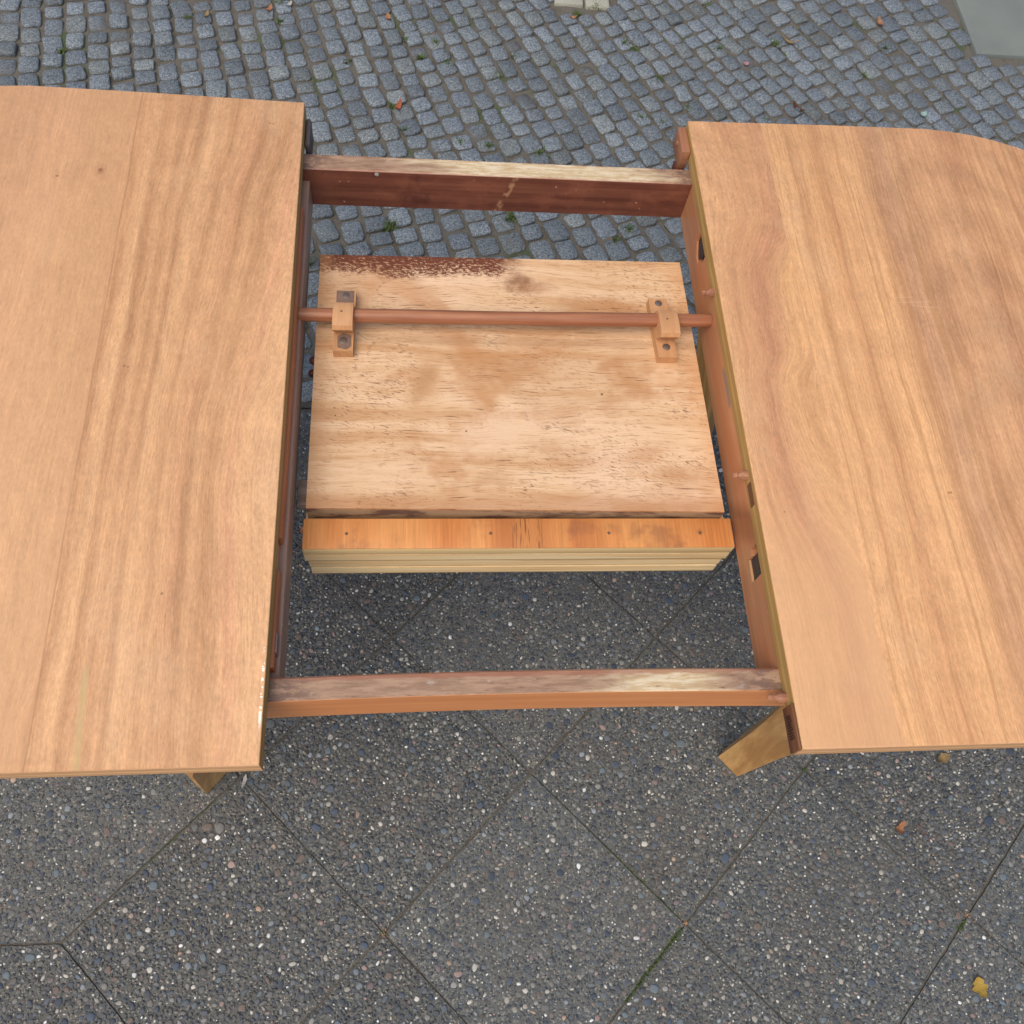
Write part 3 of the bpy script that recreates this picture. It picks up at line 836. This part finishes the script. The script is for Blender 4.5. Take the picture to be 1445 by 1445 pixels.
# ------------------------------------------------------------ the table
T = empty('extending_table', (0, 0, 0), 'sanded pale wooden extending dining table pulled open on the pavement', 'table')
def tab_outline(sgn):
    r = .335; xe = .94
    pts = [(.2592, 0.0), (xe-r, 0.0)]
    for k in range(1, 15):
        a = -math.pi/2+k*math.pi/2/15; pts.append((xe-r+math.cos(a)*r, r+math.sin(a)*r))
    pts.append((xe, r)); pts.append((xe, .862-r))
    for k in range(1, 15):
        a = k*math.pi/2/15; pts.append((xe-r+math.cos(a)*r, .862-r+math.sin(a)*r))
    pts += [(xe-r, .863), (.46, .861), (.2592, .857)]
    return [(p[0]*sgn, p[1]) for p in pts] if sgn > 0 else [(p[0]*sgn, p[1]) for p in pts][::-1]
def leaf(sgn, mt, me_, mi, lab):
    bm = bmesh.new(); pts = tab_outline(sgn)
    lo = [bm.verts.new((p[0], p[1], .7352)) for p in pts]; hi = [bm.verts.new((p[0], p[1], .76)) for p in pts]
    bm.faces.new(lo[::-1]); top = bm.faces.new(hi); n = len(pts)
    for i in range(n): bm.faces.new((lo[i], lo[(i+1) % n], hi[(i+1) % n], hi[i]))
    es = list(top.edges)
    bmesh.ops.bevel(bm, geom=es, offset=.0016, segments=3, affect='EDGES', profile=.5)
    bmesh.ops.recalc_face_normals(bm, faces=bm.faces[:])
    me = bpy.data.meshes.new('leaf'); bm.to_mesh(me); bm.free()
    for m in (mt, me_, mi): me.materials.append(m)
    for p in me.polygons:
        p.material_index = 0 if p.normal.z > .5 else (2 if abs(p.normal.x) > .9 and abs(p.center.x) < .3 else 1)
        p.use_smooth = True
    me.set_sharp_from_angle(angle=R(50))
    return obj('tabletop_leaf', me, None, T, label=lab)
LL = leaf(-1, M_leafL, M_edge, M_edgeO, 'left tabletop leaf with a knot and long brown streaks')
RL = leaf(1, M_leafR, M_edge, M_edgeO, 'right tabletop leaf with wavy golden grain and a rounded far corner')

# dowel pins in the right leaf's inner edge
def pin(y, z, parent, mat=M_pin, x=.2600, L=-.021, r=.0055, tilt=0.):
    return obj('dowel_pin', lathe([(0, r), (.38, r*1.03), (.52, r*.95), (.62, r*.55), (.74, r*.50), (.82, r*.70), (.93, r*.66), (1, r*.3)], (x+.004 if L < 0 else x-.004, y, z), (L, tilt, 0), 14), mat, parent)
pin(.312, .7435, RL); pin(.574, .743, RL, tilt=-.002); pin(.056, .741, RL, L=-.024, tilt=.001); pin(.833, .742, RL, M_pin)
# end-grain lock plate with its slot, front end of the right leaf
lp = obj('lock_plate', box(.2562, .2590, .0008, .046, .7340, .7592, .0008), M_dark, RL)
for k in range(9):
    obj('slot_shade_bar', box(.2552, .2562, .0125+k*.0028, .0138+k*.0028, .7420, .7525-.0008*(k % 3), .0002), M_slot, lp)  # dark bars stand in for the shade within the slot recess
obj('guide_block', box(.2460, .2588, .806, .854, .722, .752, .002), M_brk2, RL)
obj('guide_block', box(.2440, .2580, .800, .822, .705, .7225, .002), M_pinD, RL)
obj('guide_block', box(-.2586, -.2520, .80, .848, .706, .742, .002), M_grey, LL)
# filler block at the split in the inner edge
obj('edge_patch', box(.2583, .2594, .272, .300, .741, .751, .0004), M_dark, RL)

# frame rails, slightly bowed
def rail(y0, y1, z0, z1, bow, mat, label, x0=-.44, x1=.44):
    bm = bmesh.new(); N = 28; rs = []
    for k in range(N+1):
        xx_ = x0+(x1-x0)*k/N; b = bow*max(0, 1-(xx_/.30)**2)
        rs.append([bm.verts.new((xx_, yy_+b, zz_)) for yy_, zz_ in ((y0, z0), (y1, z0), (y1, z1-.0015), (y1-.0015, z1), (y0+.0015, z1), (y0, z1-.0015))])
    for k in range(N):
        for i in range(6): bm.faces.new((rs[k][i], rs[k][(i+1) % 6], rs[k+1][(i+1) % 6], rs[k+1][i]))
    bm.faces.new(rs[0]); bm.faces.new(rs[-1])
    bmesh.ops.recalc_face_normals(bm, faces=bm.faces[:])
    me = bpy.data.meshes.new('rail'); bm.to_mesh(me); bm.free()
    return obj('frame_rail', me, mat, T, label=label)
RN = rail(.0640, .0880, .6720, .7350, .0042, M_railN, 'near frame rail with a worn pale top and clear orange face')
RF = rail(.7650, .7920, .6720, .7350, .0, M_railF, 'far frame rail with a dark red-brown stained face')
obj('filler_spot', lathe([(0, .0030), (.7, .0028), (1, .001)], (-.165, .7652, .7300), (0, -.0012, 0), 10), M_pale, RF)

# cross aprons
notch = [(.0885, .672), (.7645, .672), (.7645, .7345), (.668, .7345), (.655, .7345), (.655, .7240), (.643, .7140), (.643, .7060), (.650, .7060), (.676, .7250), (.676, .7345)]
def apron_poly():
    return [(.0885, .672), (.7645, .672), (.7645, .7348), (.682, .7348), (.682, .716), (.664, .704), (.652, .704), (.652, .714), (.640, .722), (.640, .7348),
            (.232, .7348), (.232, .716), (.224, .716), (.224, .700), (.196, .700), (.196, .7348), (.0885, .7348)]
AP = obj('apron', prism(apron_poly(), 0, .2600, .2790, .0006), M_apronR, T, label='right apron board with two cut notches')
obj('notch_back', box(.2625, .2788, .1965, .2235, .7005, .7345, .0002), M_notchShade, AP)
obj('notch_back', box(.2625, .2788, .6525, .6815, .7045, .7345, .0002), M_notchShade, AP)
obj('notch_floor', box(.2598, .2624, .1965, .2235, .7004, .7060, .0003), M_notch, AP)
AL = obj('apron', prism([(-.2770, .672), (-.2530, .672), (-.2522, .674), (-.2530, .7140), (-.2640, .7145), (-.2640, .7345), (-.2770, .7345)], 1, .0885, .7645, .0004), M_apronL, T, label='left apron board, greyed and worn')
for (a, b) in ((.240, .70), (.100, .204)):
    obj('runner_strip', box(-.2638, -.2562, a, b, .7150, .7343, .0012), M_run, AL)
obj('wear_plate', box(-.2560, -.2545, .116, .136, .7155, .7320, .0005), M_wear, AL)
obj('notch_floor', box(-.2638, -.2600, .206, .238, .7150, .7300, .0006), M_notch, AL)
# end cross members that carry the legs, hidden under the leaves
for sx in (-1, 1):
    obj('end_apron', box(min(sx*.42, sx*.44), max(sx*.42, sx*.44), .0885, .7645, .6725, .7345, .001), M_apronL, T)

# legs: tapered, splayed, turned about 45 degrees
secs = [(0, (.428, .138), 1.0, 1.0), (.012, (.4270, .1375), 1.02, 1.02), (.30, (.384, .116), 1.15, 1.5), (.45, (.349, .0985), 1.22, 1.8), (.60, (.306, .0775), 1.3, 2.1), (.6715, (.284, .067), 1.34, 2.2)]
for sx in (1, -1):
    for sy in (0, 1):
        bm = bmesh.new(); rs = []
        for zz_, (ax, ay), sb, s_c in secs:
            ab = (.030*sb, -.035*sb); ac = (.022*s_c, .019*s_c)
            q = [(ax, ay), (ax+ab[0], ay+ab[1]), (ax+ab[0]+ac[0], ay+ab[1]+ac[1]), (ax+ac[0], ay+ac[1])]
            rs.append([bm.verts.new((sx*p[0], p[1] if sy == 0 else .856-p[1], zz_)) for p in q])
        for k in range(len(rs)-1):
            for i in range(4): bm.faces.new((rs[k][i], rs[k][(i+1) % 4], rs[k+1][(i+1) % 4], rs[k+1][i]))
        bm.faces.new(rs[0]); bm.faces.new(rs[-1])
        obj('leg', finish(bm, .0035, 3), M_leg, T)

# ---- folded insert leaf hanging on its rod
IN = obj('insert_board', prism([(-.2385, .298), (.2475, .293), (.2420, .669), (-.2370, .664)], 2, .6605, .688, .0012), M_insTop, T, label='folded insert leaf, bare wood with brown varnish along its far edge')
obj('front_cleat', box(-.2415, .2570, .2515, .2890, .6614, .6790, .0012), M_cleat, IN)
lays = ((.6427, .6594, -.2412, .2562, .2520), (.6228, .6403, -.2378, .2535, .2534), (.6028, .6204, -.2368, .2525, .2528))
for k, (a, b, xa, xb, yf) in enumerate(lays):
    obj('insert_layer', prism([(xa, yf), (xb, yf), (xb-.004, .664), (xa+.002, .662)], 2, a, b, .0006), layer_mat('insert_layer_wood', a, b, (.8, .5, .8)[k]), IN)
for (px_, py_, pz_, dv, m) in ((-.2385, .278, .672, -.009, M_pin), (-.2370, .506, .676, -.010, M_pinD), (-.2370, .494, .666, -.012, M_pinD)):
    obj('dowel_pin', lathe([(0, .0050), (.6, .0052), (.85, .0042), (1, .0015)], (px_+.002, py_, pz_), (dv, 0, 0), 12), m, IN)
for a in (-.193, -.030, .108, .217):
    obj('nail_head', lathe([(0, .0013), (.6, .0013), (1, .0006)], (a, .270, .6788), (0, 0, .0006), 8), M_screw, IN)
ROD = obj('support_rod', lathe([(0, .0083), (.25, .0089), (.5, .0085), (.75, .0090), (.97, .0084), (1, .0078)], (-.2559, .5470, .7140), (.5155, .0040, .0015), 24, -.0015), M_rod, T)
def saddle(xa, xb, skew, parent, dark):
    bm = bmesh.new()
    prof = [(.5035, .6882), (.5035, .7010), (.5335, .7010), (.5245, .7110), (.5200, .7205), (.5225, .7262), (.5310, .7288), (.5500, .7288), (.5570, .7262), (.5605, .7190), (.5640, .7090), (.5700, .7010), (.5960, .7010), (.5960, .6882)]
    lo = [bm.verts.new((xa+skew*(p[0]-.55), p[0], p[1])) for p in prof]; hi = [bm.verts.new((xb+skew*(p[0]-.55), p[0], p[1])) for p in prof]
    bm.faces.new(lo); bm.faces.new(hi[::-1]); n = len(prof)
    for i in range(n): bm.faces.new((lo[i], hi[i], hi[(i+1) % n], lo[(i+1) % n]))
    br = obj('rod_bracket', finish(bm, .0012), M_brk if dark else M_brk, T)
    xm = (xa+xb)/2
    def screw(yv, r):
        s = obj('screw', lathe([(0, r), (.6, r), (1, r*.8)], (xm+skew*(yv-.55), yv, .7008), (0, 0, .0014), 14), M_screw, br)
    screw(.588, .0048); screw(.519, .0050 if not dark else .0052)
    obj('nail_head', lathe([(0, .0016), (1, .0012)], (xm-.002, .542, .7286), (0, 0, .0006), 8), M_screw, br)
    return br
B1 = saddle(-.2140, -.1900, .02, T, True)
obj('stain_plate', prism([(.506, -.2125), (.504, -.198), (.508, -.1925), (.520, -.1935), (.5255, -.201), (.523, -.2105)][::-1] and [(-.2095, .509), (-.1985, .5060), (-.1930, .511), (-.1935, .5265), (-.203, .5300), (-.2100, .5250)], 2, .7009, .7016, .0002), M_stain, B1)
obj('foot_plate', box(-.2130, -.1915, .5745, .5950, .7009, .7017, .0002), M_stain, B1)
B2 = saddle(.1885, .2130, -.03, T, False)
# batten under the stack
obj('support_ledge', box(-.2524, -.2395, .3160, .3490, .6480, .6590, .001), M_bat, T, label='grey-brown ledge under the left edge of the folded insert')

# ------------------------------------------------------------ litter
def mat_flat(name, a, b, rough=.6):
    g = G(name); g.P; n = g.noise(g._pv, 260, 3, .6)
    return g.done(g.mix(n, a, b), rough)
M_yel = mat_flat('yellow_leaf', gc(206, 166, 66, .75), gc(236, 206, 112, .8)); M_or = mat_flat('orange_leaf', gc(196, 134, 92, .75), gc(226, 172, 132, .8)); M_red = mat_flat('red_orange_leaf', gc(196, 104, 70, .75), gc(226, 138, 100, .8))
M_tan = mat_flat('tan_leaf', gc(170, 140, 92, .7), gc(212, 184, 132, .75)); M_br = mat_flat('brown_leaf', gc(100, 62, 46, .7), gc(150, 98, 72, .7))
M_wh = mat_flat('white_litter', gc(206, 202, 196, .7), gc(232, 230, 226, .8)); M_pk = mat_flat('pink_litter', gc(216, 150, 156, .7), gc(232, 180, 180, .8))
M_cy = mat_flat('mint_litter', gc(170, 210, 200, .7), gc(206, 232, 224, .8))
def litter(name, x, y, L, W, rotz, curl, mat, label, cat, group=None, jag=.2, z=.0012):
    """curled leaf: outline with lobes, bent along its length, with thickness"""
    bm = bmesh.new(); n = 14; ctr = []
    rs = random.Random(int(abs(x)*1e4+abs(y)*1e3))
    top, mid = [], []
    N = 8
    grid = []
    for i in range(N+1):
        t = i/N; wv = W/2*math.sin(math.pi*min(1, max(.04, t*.94+.03)))**.7*(1+rs.uniform(-jag, jag))
        row = []
        for k in (-1, -.5, 0, .5, 1):
            xx_ = (t-.5)*L; yy_ = k*wv
            zz_ = curl*L*((t-.5)**2*2) + abs(k)**1.5*W*.22*curl + rs.uniform(0, .0006)
            row.append(bm.verts.new((xx_, yy_+rs.uniform(-.0004, .0004), zz_)))
        grid.append(row)
    for i in range(N):
        for k in range(4): bm.faces.new((grid[i][k], grid[i][k+1], grid[i+1][k+1], grid[i+1][k]))
    bmesh.ops.solidify(bm, geom=bm.faces[:], thickness=.0004)
    bmesh.ops.recalc_face_normals(bm, faces=bm.faces[:])
    me = bpy.data.meshes.new('leaf'); bm.to_mesh(me); bm.free()
    o = obj(name, me, mat, None, label=label, category=cat)
    o.location = (x, y, z); o.rotation_euler = (0, 0, R(rotz))
    if group: o['group'] = group
    return o
def leaf_px(*a, **k): return litter(*a, **k)
leaf_px('fallen_leaf', .817, -.250, .030, .024, 100, .35, M_yel, 'torn bright yellow leaf lying on the slabs in the near right corner', 'leaf', jag=.35)
leaf_px('fallen_leaf', .738, .003, .026, .012, 60, 1.1, M_or, 'curled pale orange leaf on the slabs in front of the right tabletop leaf', 'leaf')
leaf_px('fallen_leaf', .849, .122, .026, .020, 20, .6, M_tan, 'tan crumpled leaf peeping out under the front edge of the right tabletop leaf', 'leaf', jag=.4)
leaf_px('fallen_leaf', -.149, 1.736, .034, .013, 70, .8, M_red, 'reddish orange narrow leaf on the cobbles behind the far rail', 'leaf')
leaf_px('fallen_leaf', -.176, 2.066, .026, .014, 100, .5, M_or, 'small orange leaf on the cobbles near the top edge above the open gap', 'leaf')
leaf_px('fallen_leaf', 1.205, 2.165, .034, .016, 100, .5, M_or, 'orange leaf wedged beside the corner of the smooth granite plate', 'leaf')
leaf_px('fallen_leaf', .917, 2.063, .050, .010, -25, .6, M_tan, 'thin pale tan curled leaf lying across the cobbles at far right', 'leaf')
leaf_px('fallen_leaf', .892, 1.801, .040, .014, -50, .6, M_br, 'dark brown shrivelled leaf in a cobble joint above the right tabletop leaf', 'leaf')
leaf_px('fallen_leaf', .317, 2.11, .020, .012, 0, .6, M_or, 'tiny pale orange leaf near the cream stones', 'leaf')
leaf_px('fallen_leaf', -.482, 2.072, .026, .012, 60, .6, M_or, 'pale pinkish leaf on the cobbles at the top, left of the small orange leaf', 'leaf')
leaf_px('litter_scrap', 1.241, 1.803, .024, .014, 40, .5, M_cy, 'small mint white paper scrap on the cobbles behind the right tabletop leaf', 'scrap')
leaf_px('litter_scrap', .778, 1.965, .016, .014, 0, .4, M_pk, 'small round pink scrap on the cobbles', 'scrap')
leaf_px('litter_scrap', -.399, .120, .024, .006, 78, .3, M_wh, 'narrow white paper sliver beside the corner of the left tabletop leaf', 'scrap')
leaf_px('litter_scrap', -.433, 2.095, .022, .010, 50, .5, M_wh, 'small white fleck on the cobbles near the top edge', 'scrap')
leaf_px('fallen_leaf', -.636, 2.035, .024, .010, 70, .6, M_tan, 'narrow tan leaf in a cobble joint near the top left', 'leaf')
# twig
bm = bmesh.new(); pr = None
for k in range(9):
    t = k/8; c = Vector((.770+.018*t+.004*math.sin(t*3), .012-.032*t, .0020+.0015*math.sin(t*6)))
    ring = [bm.verts.new(c+Vector((math.cos(a)*.0008, math.sin(a)*.0004, math.sin(a)*.0008))) for a in (0, 1.57, 3.14, 4.71)]
    if pr:
        for i in range(4): bm.faces.new((pr[i], pr[(i+1) % 4], ring[(i+1) % 4], ring[i]))
    pr = ring
me = bpy.data.meshes.new('twig'); bm.to_mesh(me); bm.free()
obj('twig', me, M_br, None, label='thin dark twig on the slabs right of the curled orange leaf', category='twig')
# crumbs in the joints
CR = random.Random(3)
def crumbs(name, mat, pts, lab_parent, nper, spread, size, up=False):
    VV, FF = [], []
    for (cx, cy, *rest) in pts:
        nn = rest[0] if rest else nper
        for _ in range(nn):
            a = CR.uniform(0, 6.28); r = abs(CR.gauss(0, spread)); x_ = cx+math.cos(a)*r; y_ = cy+math.sin(a)*r
            s_ = size*CR.uniform(.5, 1.3); b = len(VV); h = CR.uniform(0, 6.28)
            z_ = CR.uniform(-.006, .0) if not up else -.0025
            tip = (x_+math.cos(h)*s_*.6, y_+math.sin(h)*s_*.6, z_+s_*(1.0 if up else .25))
            p = h+1.57; w_ = s_*.28
            VV += [(x_+math.cos(p)*w_, y_+math.sin(p)*w_, z_), (x_-math.cos(p)*w_, y_-math.sin(p)*w_, z_), tip]
            FF.append((b, b+1, b+2))
    me = bpy.data.meshes.new(name); me.from_pydata(VV, [], FF); return me
M_moss = mat_flat('moss_green', gc(58, 74, 34, .8), gc(108, 128, 70, .8), .8)
mp = []
for k in range(30):                # along the joint from the mossy slab corner towards the camera
    t = k/29; a = slab_pt(0, 0); b = slab_pt(-1, -1); q = t*.42
    mp.append((a[0]+(b[0]-a[0])*(q+.03), a[1]+(b[1]-a[1])*(q+.03), int(42*(1-t*.7)*(.2+1.2*abs(math.sin(k*1.3))))))
for k in range(14):
    t = k/13; a = slab_pt(0, 0); b = slab_pt(-1, 1); q = t*.45
    mp.append((a[0]+(b[0]-a[0])*(q+.05), a[1]+(b[1]-a[1])*(q+.05), 8 if k % 3 else 26))
a2 = slab_pt(2, 0); mp += [(a2[0]-.012, a2[1]-.012, 60), (a2[0]-.02, a2[1]-.02, 60), slab_pt(-2, 0)+(30,), slab_pt(1, 1)+(25,)]
obj('joint_moss', crumbs('moss', M_moss, mp, None, 20, .0034, .0046, True), M_moss, None, kind='stuff', label='green moss growing in the slab joints in front of the table', category='moss')
mc = []
def ground_pt(px, py):
    dv = (cob.matrix_world.to_3x3() @ Vector(((px-722.5)/1307.8, -(py-722.5)/1307.8, -1))); o = cob.matrix_world.translation
    t = -o.z/dv.z; return (o.x+dv.x*t, o.y+dv.y*t)
for (px_, py_, n_) in ((574, 55, 70), (590, 57, 70), (615, 60, 90), (627, 78, 90), (632, 90, 60), (593, 82, 60), (545, 322, 130), (556, 316, 120), (716, 310, 60), (723, 305, 60), (888, 323, 90), (868, 338, 60), (1095, 62, 90), (1000, 8, 60),
                   (265, 25, 50), (292, 42, 40), (86, 72, 50), (393, 30, 50), (395, 5, 50), (570, 182, 60), (552, 148, 50), (690, 205, 50), (815, 20, 60), (840, 8, 90), (896, 70, 50), (728, 80, 50), (700, 105, 50), (1015, 68, 40), (1105, 78, 50), (1250, 68, 60), (1222, 105, 40),
                   (935, 172, 60), (490, 88, 40), (650, 200, 50), (762, 215, 50), (970, 150, 40), (436, 372, 50), (432, 350, 50), (880, 60, 40), (930, 110, 50), (1080, 170, 50), (905, 165, 50)):
    x_, y_ = ground_pt(px_, py_); mc.append((x_, y_, int(n_*.95)))
obj('cobble_moss', crumbs('moss', M_moss, mc, None, 20, .009, .0075, True), M_moss, None, kind='stuff', label='tufts of green moss and weed between the cobbles', category='moss')
M_crumb = mat_flat('leaf_crumbs', gc(150, 96, 66, .7), gc(206, 172, 134, .75), .8)
cr = []
for _ in range(260):
    px_, py_ = CR.uniform(0, 1445), CR.uniform(0, 340); x_, y_ = ground_pt(px_, py_); cr.append((x_, y_, CR.choice((1, 1, 2, 3))))
for (i, j) in ((0, 0), (2, 0), (-2, 0)):
    p = slab_pt(i, j); cr.append((p[0], p[1], 30))
for k in range(16):
    a = slab_pt(2, 0); b = slab_pt(3, -1); cr.append((a[0]+(b[0]-a[0])*k/22, a[1]+(b[1]-a[1])*k/22, 5))
obj('leaf_crumbs', crumbs('crumbs', M_crumb, cr, None, 2, .004, .0048), M_crumb, None, kind='stuff', label='brown dry leaf crumbs caught in the paving joints', category='leaf crumbs')
